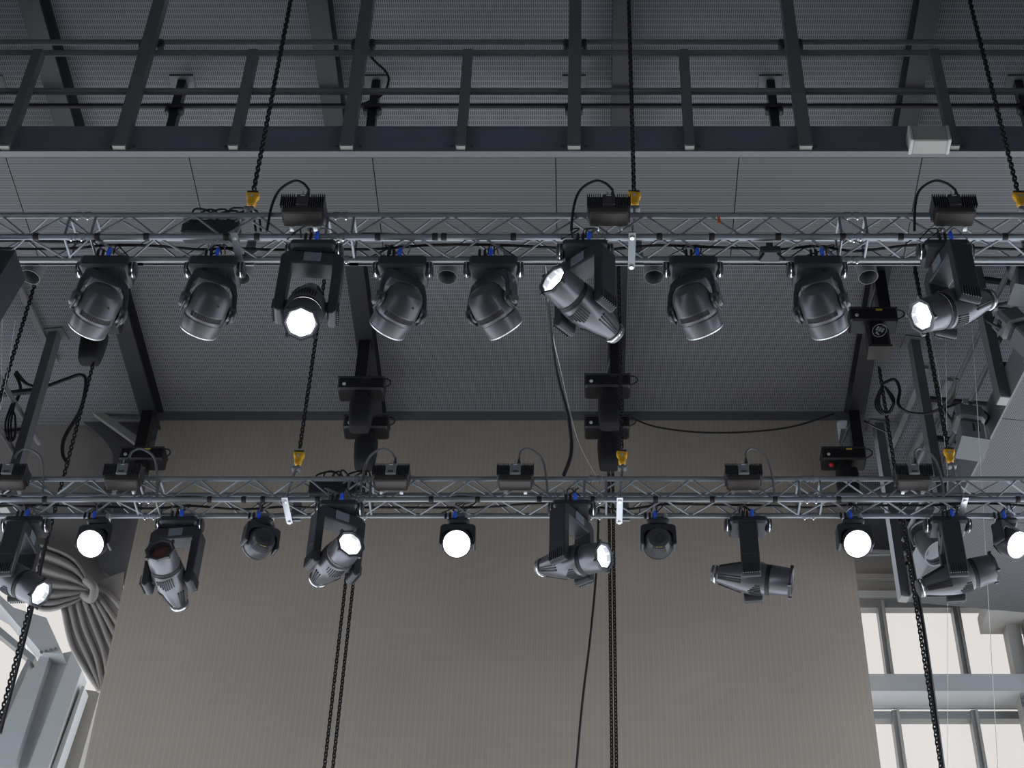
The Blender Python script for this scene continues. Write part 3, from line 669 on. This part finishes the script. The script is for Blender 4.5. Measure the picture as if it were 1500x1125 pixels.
# ------------------------------------------------------------------ finned power boxes on the truss fronts
def power_box(px, yf, label, loop, seed):
    x = at_y(px, ROWF[yf] - 20, yf - 0.1).x
    r = thing('power_supply_box', (x, yf - 0.115, ZT + 0.16), label, 'power supply', 'finned power boxes on the trusses')
    MB().box((0, 0, 0), (0.30, 0.15, 0.19), ch=0.012).build('housing', 'brown_black', r)
    fin = MB().box((0, 0, 0), (0.007, 0.03, 0.13)).mesh('fin', 'black_plastic', None)
    for s in (-1, 1):
        for k in range(7): link('fin', fin, r, T(s * (0.165 - k * 0.0165), -0.085, 0.025))
        MB().box((s * 0.155, 0.0, 0.025), (0.02, 0.15, 0.13)).build('side_cheek', 'black_plastic', r, None)
    MB().box((0, -0.088, 0.03), (0.10, 0.03, 0.12), ch=0.006).build('front_plate', 'plate_grey' if yf == YL else 'black_satin', r)
    MB().box((0, -0.1045, 0.07), (0.035, 0.002, 0.006)).build('status_mark', 'label_white', r, None)
    MB().box((0, -0.1045, -0.005), (0.05, 0.002, 0.018)).build('rating_label', 'brown_black', r, None)
    MB().lathe([(0.016, 0.08), (0.016, 0.13), (0.010, 0.15), (0.009, 0.18)], 10, T(0.03, -0.07, 0)).build('cable_gland', 'black_plastic', r)
    MB().tube((-0.01, -0.07, 0.09), (-0.01, -0.07, 0.15), 0.007, 6).build('safety_eye', 'zinc', r)
    sx = loop
    pts = [(0.03, -0.07, 0.17), (0.035 * sx + .01, -0.06, 0.26), (0.11 * sx, -0.03, 0.32), (0.22 * sx, 0.02, 0.27), (0.27 * sx, 0.06, 0.12), (0.29 * sx, 0.13, -0.08)]
    MB().path(pts, 0.011, 8).build('power_cable', 'cable_black' if yf == YU else 'cable_grey', r)
    for s in (-1, 1): MB().box((s * 0.09, 0.09, 0.0), (0.03, 0.05, 0.20)).build('mounting_hook', 'zinc', r, None)
    return r
for i, (px, yf, lp, lb) in enumerate((
    (442, YU, -1, 'black finned power box above the dazzling lamp'), (892, YU, -1, 'black finned power box beside the middle yellow hook'), (1400, YU, -1, 'black finned power box at the right end of the upper truss'),
    (12, YL, 1, 'finned power box at the left end of the lower truss'), (180, YL, 1, 'finned power box above the glowing lamp near the curtain'), (573, YL, -1, 'finned power box beside the left chain bag on the lower truss'),
    (755, YL, 1, 'finned power box at the centre of the lower truss'), (1089, YL, 1, 'finned power box above the barrel light pointing right'), (1338, YL, 1, 'finned power box near the right yellow hook on lower truss'))):
    power_box(px, yf, lb, lp, i)
# distribution boxes inside the trusses
for i, (px, yf) in enumerate(((312, YU), (490, YL))):
    x = at_y(px, ROWF[yf] - 15, yf + .16).x
    r = thing('distribution_box', (x, yf + 0.13, ZT + 0.2), ['black distribution box with plugs inside the upper truss at left', 'black distribution box with plugs inside the lower truss'][i], 'power box')
    MB().box((0, 0, 0), (0.44, 0.14, 0.15), ch=0.012).build('housing', 'black_plastic', r)
    rnd = random.Random(i)
    for k in range(6):
        xx = -0.18 + k * 0.072; MB().lathe([(0.02, 0.07), (0.02, 0.11), (0.012, 0.13)], 8, T(xx, 0, 0)).build('plug', 'cable_black', r)
        MB().path([(xx, 0, 0.12), (xx + .02, -.02, 0.17 + rnd.uniform(0, .08)), (xx + rnd.uniform(.08, .18), -.03, 0.15 + rnd.uniform(0, .06)), (xx + rnd.uniform(.1, .25), .02, 0.02)], 0.009, 6).build('plug_cable', 'cable_black', r)

# ------------------------------------------------------------------ chains, hooks, brackets
def chain_mesh(length, pitch=0.040, wr=0.0078, hw=0.017, hl=0.0215):
    mb = MB(); n = int(length / pitch); seg = 10; m = 5
    ring = []
    for k in range(seg):
        a = 2 * PI * k / seg; cx_, cz_ = hw * math.cos(a), hw * math.sin(a)
        cz_ += (hl - hw * .4) * (1 if math.sin(a) > 0 else -1) * .6
        ring.append((Vector((cx_, 0, cz_)), Vector((math.cos(a), 0, math.sin(a)))))
    lv = []; lf = []
    for c, nn in ring:
        for j in range(m):
            b = 2 * PI * j / m; lv.append(c + nn * (wr * math.cos(b)) + Vector((0, wr * math.sin(b), 0)))
    for k in range(seg):
        for j in range(m):
            a0 = k * m + j; a1 = k * m + (j + 1) % m; b0 = ((k + 1) % seg) * m + j; b1 = ((k + 1) % seg) * m + (j + 1) % m
            lf.append((a0, a1, b1, b0))
    for i in range(n):
        M = T(0, 0, -i * pitch) @ Matrix.Rotation(PI / 4 + (PI / 2 if i % 2 else 0), 4, 'Z'); mb.add(lv, lf, M)
    return mb
def chain(top, length, label, group=None, name='hoist_chain', m='chain_black'):
    o = chain_mesh(length).build(name, m, None, 60); o.location = top
    return tag(o, label, 'chain', group)
HOOKLBL = {YU: ('left yellow chain hook on the upper truss', 'middle yellow chain hook on the upper truss', 'yellow chain hook at the right edge of the upper truss'),
           YL: ('left yellow chain hook above the lower truss', 'middle yellow chain hook beside the black chain bag', 'bright yellow chain hook in front of the right gallery')}
CHLBL = {YU: ('black hoist chain crossing the catwalk at left', 'black hoist chain crossing the catwalk at centre', 'black hoist chain crossing the catwalk at right'),
         YL: ('black hoist chain below the dazzling lamp', 'black hoist chain beside the stacked middle hoists', 'black hoist chain in front of the right gallery railing')}
for yf, spots in ((YU, ((369, 293), (929, 292), (1494, 293))), (YL, ((437, 672), (911, 671), (1391, 668)))):
    for i, (px, py) in enumerate(spots):
        yc = yf + TS / 2
        p = at_y(px, py, yc)
        h = thing('chain_hook', p, HOOKLBL[yf][i], 'hook', 'yellow chain hooks')
        MB().prism([(-.05, .075), (.055, .065), (.05, .02), (.034, -.01), (.036, -.06), (.015, -.085), (-.025, -.08), (-.034, -.04), (-.03, 0), (-.05, .03)], -.03, .03).build('hook_block', 'hook_yellow', h, None).modifiers.new('bevel', 'BEVEL').width = .012
        MB().tube((0, -.034, .02), (0, .034, .02), 0.014, 10).build('pin', 'zinc', h)
        MB().box((0, 0, .078), (0.09, .05, .012)).build('collar', 'black_plastic', h, None)
        MB().path([(0, 0, -.075), (.025, 0, -.11), (.012, 0, -.15), (-.02, 0, -.14), (-.022, 0, -.12)], 0.011, 8).build('hook_tip', 'black_satin', h)
        chain(p + Vector((0, 0, ZH - p.z)), ZH - p.z - 0.08, CHLBL[yf][i], 'hoist chains above the hooks')
        # bracket round the truss
        bkt = thing('truss_bracket', (p.x, yf, ZT), ('steel lifting bracket round the upper truss under the %s hook' if yf == YU else 'steel lifting bracket round the lower truss under the %s hook') % ('left', 'middle', 'right')[i], 'bracket', 'lifting brackets')
        dx = -0.03 if i < 2 else 0.02
        MB().tube((dx, -.035, -.04), (0.0, TS / 2 - .03, p.z - ZT - .13), 0.012, 10).build('front_rod', 'chrome', bkt)
        MB().box((dx, TS / 2 - .02, -.045), (0.055, TS + .14, .012)).build('bottom_plate', 'plate_grey' if yf == YU else 'zinc', bkt, None)
        MB().prism([(-.05, 0), (.05, 0), (.035, .28), (-.035, .28)], TS + .03, TS + .045).build('rear_plate', 'plate_grey', bkt, None, T(0.02, 0, -.03))
        MB().box((0, TS / 2 - .02, p.z - ZT - .14), (.08, .07, .035), ch=.008).build('shackle', 'plate_grey', bkt)
        for yy in (-.04, TS + .03): MB().lathe([(0.018, -.015), (0.018, .015)], 8, T(dx, yy, -.05)).build('nut', 'chrome', bkt)
# ------------------------------------------------------------------ chain hoists under the roof beams
rbx = [at_z(px, 185, ZR).x for px in (95, 490, 910, 1330)]
def hoist(px, py, zc, label, bag=True, emblem=False, w=0.52, group='black chain hoists', lamp=False, hang=None):
    p = at_z(px, py, zc)
    r = thing('chain_hoist', p, label, 'hoist', group)
    MB().box((0, 0, 0), (w, 0.24, 0.20), ch=0.02).build('motor_body', 'hoist_black', r)
    MB().box((0, -.005, .075), (w + .01, 0.25, 0.02)).build('body_seam', 'black_satin', r, None)
    MB().lathe([(0.02, 0), (0.02, .008)], 12, T(-w * .36, -.12, -.03) @ Matrix.Rotation(PI / 2, 4, 'X')).build('round_badge', 'label_white', r)
    MB().box((w * .12, -.122, .06), (0.07, .006, .04)).build('warning_label', 'label_yellow' if lamp or emblem else 'black_satin', r, None)
    MB().box((0, 0, -.16), (0.15, .2, .12), ch=.015).build('gearbox', 'hoist_black', r)
    xb = min(rbx, key=lambda q: abs(q - p.x))
    MB().path([(0, -.02, .09), (.02, -.03, .14), (0, -.02, .2), ((xb - p.x) * .6, 0, max(.25, ZR - zc - .15))], 0.014, 8).build('suspension_hook', 'zinc', r)
    MB().box(((xb - p.x) * .8, 0, (ZR - zc + .1) / 2 + .02), (0.13, 0.16, ZR - zc - .1)).build('trolley', 'hoist_black', r, None)
    if bag:
        zs = [(-.20, .13, .10), (-.30, .135, .11), (-.48, .125, .10), (-.60, .11, .085), (-.62, .07, .05)]
        vs = []; fs = []
        for z, a, b in zs:
            for k in range(16):
                t = 2 * PI * k / 16; c, s = math.cos(t), math.sin(t)
                vs.append((.02 + a * math.copysign(abs(c) ** .5, c), b * math.copysign(abs(s) ** .5, s), z))
        for j in range(len(zs) - 1):
            for k in range(16): fs.append((j * 16 + k, j * 16 + (k + 1) % 16, j * 16 + 16 + (k + 1) % 16, j * 16 + 16 + k))
        fs.append(tuple(range(64, 80)))
        MB().add(vs, fs).build('chain_bag', 'black_fabric', r, 60)
    if lamp: MB().lathe([(0.03, 0), (0.03, .02), (.02, .03)], 10, T(-w * .3, -.05, -.125) @ Matrix.Rotation(PI, 4, 'X')).build('red_lamp', 'label_red', r)
    MB().path([(w * .3, -.1, .08), (w * .5 + .05, -.1, .06), (w * .5 + .07, -.1, -.02), (w * .45, -.1, -.08)], .008, 6).build('control_lead', 'cable_black', r)
    return r
ZQ = 14.75
hoist(530, 570, ZQ, 'upper black hoist of the stacked pair left of centre')
hoist(537, 626, ZQ, 'lower black hoist of the stacked pair left of centre')
hoist(890, 566, ZQ, 'upper black hoist of the stacked pair behind the barrel lamp')
hoist(889, 626, ZQ, 'lower black hoist of the stacked pair at centre, on the panel')
hoist(143, 470, ZQ, 'black hoist behind the leftmost wash light', bag=True)
hoist(210, 672, ZQ, 'black hoist with yellow label above the truss at left', bag=False, lamp=True)
hoist(1235, 672, ZQ, 'black hoist with red lamp over the right end of the beige panel', bag=True, lamp=True)
h4 = hoist(1278, 470, ZQ, 'black hoist carrying a white oval emblem', bag=False, emblem=True)
# chain container with the oval emblem
em = MB().box((0.02, -.02, -.33), (0.24, .2, .30), ch=.03).build('chain_container', 'hoist_black', h4)
MB().box((0.02, -.02, -.485), (0.25, .21, .03)).build('container_base', 'brown_black', h4, None)
vs = []
eM = T(0.03, -.13, -.27) @ Matrix.Rotation(PI / 2, 4, 'X') @ Matrix.Rotation(-.5, 4, 'Z')
ringv = []; ringf = []
for k in range(24):
    a = 2 * PI * k / 24
    for q in (0.9, 1.0): ringv.append((.075 * q * math.cos(a), .105 * q * math.sin(a), 0))
for k in range(24): j = (k + 1) % 24; ringf.append((2 * k, 2 * k + 1, 2 * j + 1, 2 * j))
MB().add(ringv, ringf, eM).build('emblem_ring', 'label_white', em, None)
for ax, ay, ww, hh in ((-.03, .035, .022, .03), (0, .035, .022, .03), (.03, .035, .022, .03), (-.03, 0, .022, .03), (0, 0, .022, .03), (.03, 0, .022, .03), (-.012, -.045, .02, .03), (.012, -.06, .02, .02)):
    MB().box((ax, ay, .001), (ww, hh, .003), eM).build('emblem_block', 'label_white', em, None)
# slack chains hanging from the hoists down past the lower truss
def vchain(px, py, row_top, Y, zbot, label, group=None):
    p = at_y(px, py, Y); zt_ = at_y(px, row_top, Y).z
    return chain(Vector((p.x, Y, zt_)), zt_ - zbot, label, group)
yh2 = at_z(537, 640, ZQ).y
vchain(518, 850, 640, yh2, 7.5, 'left chain of the pair hanging in front of the beige panel', 'pair of slack chains')
pz = at_y(506, 850, yh2); chain(Vector((pz.x - .0, yh2 + .03, 13.9)), 6.4, 'right chain of the pair hanging in front of the beige panel', 'pair of slack chains')
for k in range(2):
    q = at_y(897, 900, yh2); chain(Vector((q.x + (k - .5) * .046, yh2, 14.2)), 6.7, ['left strand of the thick double chain in front of the beige panel', 'right strand of the thick double chain in front of the beige panel'][k], 'double chain')
q = at_z(140, 520, ZQ - .5); chain(Vector((q.x, q.y, ZQ - .2)), 7.2, 'black chain hanging from the left hoist past the tied curtain')
qR = at_z(1288, 540, ZQ - .5); chain(Vector((qR.x, qR.y, ZQ - .5)), 7.0, 'black chain hanging from the emblem hoist past the windows')
q2 = at_y(50, 420, 12.9); chain(Vector((q2.x, 12.9, q2.z)), 2.9, 'thin black chain under the leftmost tube downlight')
q2 = at_y(1340, 395, 12.6); chain(Vector((q2.x, 12.6, q2.z)), 2.6, 'black chain behind the right-hand barrel light of the upper truss')
# ------------------------------------------------------------------ loose cables and wires
def pxcable(pts, Y, r, label, m='cable_black', name='cable'):
    return cable(name, [at_y(x, y, Y if not isinstance(Y, (list, tuple)) else Y[i]) for i, (x, y) in enumerate(pts)], r, label, m)
pxcable([(798, 380), (805, 470), (815, 545), (832, 610), (837, 660), (826, 696)], [YC1 + .01, 11.8, 12.2, 12.4, 12.45, YL], 0.018, 'thick black cable dropping to the lower truss left of centre')
pxcable([(799, 382), (806, 470), (822, 545), (845, 640), (873, 697)], [YC1 + .01, 11.8, 12.3, 12.4, YL], 0.003, 'thin pale wire running beside the thick black cable', 'wire_white', 'wire')
pxcable([(925, 612), (960, 625), (1020, 633), (1090, 633), (1160, 625), (1222, 606)], 15.9, 0.012, 'black cable sagging across the top of the beige panel')
pxcable([(1248, 604), (1275, 622), (1302, 634)], 16.1, 0.012, 'short black cable from the right roof beam to the post')
pxcable([(877, 745), (874, 830), (865, 930), (853, 1030), (843, 1140)], 14.6, 0.013, 'slack black cable hanging left of the thick double chain')
pxcable([(24, 545), (40, 563), (65, 566), (95, 556), (118, 549), (126, 560), (118, 600), (95, 640), (92, 665), (100, 680)], 14.9, 0.022, 'black cable bundle swagging to the left hoist chain')
pxcable([(22, 548), (30, 570), (18, 600)], 14.9, 0.02, 'black cable falling from the left gallery post')
for k in range(3):
    pxcable([(18 + k * 2, 590), (8 + k * 4, 620), (12 + k * 3, 645), (22, 640 - k * 3), (22, 610), (16, 598)], 14.6 - k * .03, 0.012, ['outer coil of black cable on the left gallery', 'middle coil of black cable on the left gallery', 'inner coil of black cable on the left gallery'][k])
pxcable([(68, 790), (50, 880), (25, 980), (0, 1075)], qR.y - .6, 0.016, 'black cable running down beside the left hanging chain')
pxcable([(1322, 750), (1348, 890), (1366, 1010), (1382, 1130)], qR.y + .05, 0.020, 'black cable running down beside the right hanging chain')
# cable loops at the emblem hoist
for k in range(3):
    pxcable([(1293, 562), (1282 + k * 3, 590), (1290 + k * 4, 606), (1304 + k * 2, 604 - k * 6), (1310 - k * 2, 585), (1296, 566)], qR.y - .05 - .03 * k, 0.011, ['largest black cable loop under the emblem hoist', 'middle black cable loop under the emblem hoist', 'smallest black cable loop under the emblem hoist'][k])
pxcable([(1293, 562), (1310, 556), (1318, 570), (1316, 592), (1330, 604), (1355, 606), (1378, 598), (1398, 580), (1402, 555)], [qR.y - .1] * 6 + [qR.y - .4, qR.y - .8, qR.y - 1.0], 0.018, 'thick black cable swagging from emblem hoist to the right gallery')
pxcable([(1385, 482), (1387, 650), (1388, 900), (1388, 1130)], 12.9, 0.0022, 'thin white wire hanging from the right barrel light', 'wire_white', 'wire')
pxcable([(1424, 478), (1434, 640), (1446, 850), (1462, 1130)], 12.8, 0.003, 'white cord hanging right of the right yellow hook', 'wire_white', 'wire')
pxcable([(1341, 398), (1374, 545), (1383, 640), (1390, 722)], [12.6, 12.6, 12.5, YL], 0.0025, 'thin pale wire beside the right hoist chain', 'wire_white', 'wire')
pxcable([(14, 384), (6, 430), (3, 480), (2, 560)], 11.5, 0.0025, 'thin pale wire at the left edge under the upper truss', 'wire_white', 'wire')
pxcable([(22, 470), (12, 540), (0, 600)], 11.6, 0.002, 'second thin pale wire near the left edge', 'wire_white', 'wire')
p = at_y(1053, 322, YU - .03); o = MB().box(p, (.02, .012, .07)).build('tape_strip', 'orange_tape', smooth=None); tag(o, 'strip of orange tape on the upper truss', 'tape')
# black fixture inside the upper truss at x=1128
p = at_y(1128, 372, YU + .1); r = thing('clamp_light', p, 'small black fixture clamped inside the upper truss right of centre', 'stage light')
MB().box((0, 0, 0), (.16, .12, .07), ch=.01).build('body', 'black_plastic', r)
MB().box((0, 0, .06), (.05, .05, .08)).build('neck', 'black_plastic', r, None)
for s in (-1, 1): MB().bar((s * .05, -.03, -.02), (s * .10, -.05, -.12), .02, .01).build('flap', 'black_plastic', r, None)

# ------------------------------------------------------------------ grey profile spotlights on the right gallery
def gallery_spot(px, py, Y, sc_, label, rot=(0, 0, 0)):
    p = at_y(px, py, Y); r = thing('profile_spotlight', p, label, 'spotlight', 'grey spotlights on the right gallery')
    r.rotation_euler = rot; r.scale = (sc_,) * 3
    MB().box((0, 0, .15), (.30, .26, .26), ch=.04).build('lamp_house', 'spot_grey', r)
    for s in (-1, 1): MB().box((s * .155, 0, .15), (.015, .12, .05)).build('side_knob', 'black_plastic', r, None)
    MB().box((0, 0, 0), (.22, .22, .08), ch=.02).build('gate', 'head_dark', r)
    MB().box((0, 0, -.18), (.25, .25, .30), ch=.02).build('lens_tube', 'spot_grey', r)
    MB().box((0, -.127, -.14), (.02, .006, .12)).build('focus_slot', 'slot_black', r, None)
    MB().box((.05, -.127, -.14), (.02, .006, .12)).build('focus_slot', 'slot_black', r, None)
    MB().lathe([(.115, -.335), (.10, -.325), (.02, -.32)], 24).build('lens', 'lens_glass', r)
    MB().box((0, 0, -.335), (.29, .29, .015)).build('colour_frame', 'spot_grey', r, None)
    MB().path([(-.17, 0, .1), (-.22, 0, .3), (0, 0, .42), (.22, 0, .3), (.17, 0, .1)], .015, 8).build('yoke', 'black_plastic', r)
    MB().box((0, 0, .45), (.05, .05, .1)).build('hook_clamp', 'zinc', r, None)
    MB().tube((0, 0, .46), (.46, 0, .46), .022, 8).build('boom_arm', 'rail_steel', r)
    return r
gy = at_z(1424, 700, ZC).y
def spot_y(px, py, off=0.30):
    Y = 10.5
    while Y < 16 and at_y(px, py, Y).x < GX(Y) - off: Y += 0.02
    return Y
gallery_spot(1420, 628, spot_y(1420, 628), 1.0, 'grey profile spotlight hanging under the right gallery railing', (math.radians(-12), math.radians(6), .1))
gallery_spot(1492, 485, spot_y(1492, 485), 0.9, 'grey spotlight cut off by the right picture edge', (math.radians(-10), math.radians(-25), .2))
gallery_spot(1500, 405, spot_y(1500, 405), 0.9, 'upper grey spotlight at the right picture edge', (math.radians(-5), math.radians(10), .1))
p = at_y(1362, 800, 14.6); r = thing('cone_floodlight', p, 'grey cone floodlight behind the right-hand barrel light', 'spotlight')
Mc = Matrix.Rotation(math.radians(158), 4, 'X') @ Matrix.Rotation(math.radians(20), 4, 'Y')
MB().lathe([(.06, -.20), (.09, -.19), (.11, -.1), (.15, .14), (.155, .16), (.14, .16), (.13, .12)], 24, Mc, caps=False).build('shade', 'spot_grey', r)
MB().lathe([(.135, .11), (.05, .125)], 20, Mc).build('lens', 'lens_glass', r)
MB().path([(-.16, 0, 0), (-.18, 0, .22), (0, 0, .34), (.18, 0, .22), (.16, 0, 0)], .014, 8).build('yoke', 'rail_steel', r)
MB().tube((0, 0, .33), (GX(14.6) - p.x + .05, 0, ZC - p.z + .02), .02, 8).build('drop_arm', 'rail_steel', r)
# black loudspeaker at the left picture edge under the upper truss
p = at_y(-14, 420, YU + .1); r = thing('hanging_speaker', p, 'black cabinet hanging at the left picture edge under the upper truss', 'speaker')
MB().prism([(-.25, .26), (.16, .24), (.17, .20), (.06, -.30), (-.25, -.34)], -.15, .15).build('cabinet', 'black_plastic', r, None)
MB().prism([(.155, .245), (.175, .235), (.07, -.30), (.058, -.30)], -.155, .155).build('edge_trim', 'black_satin', r, None)
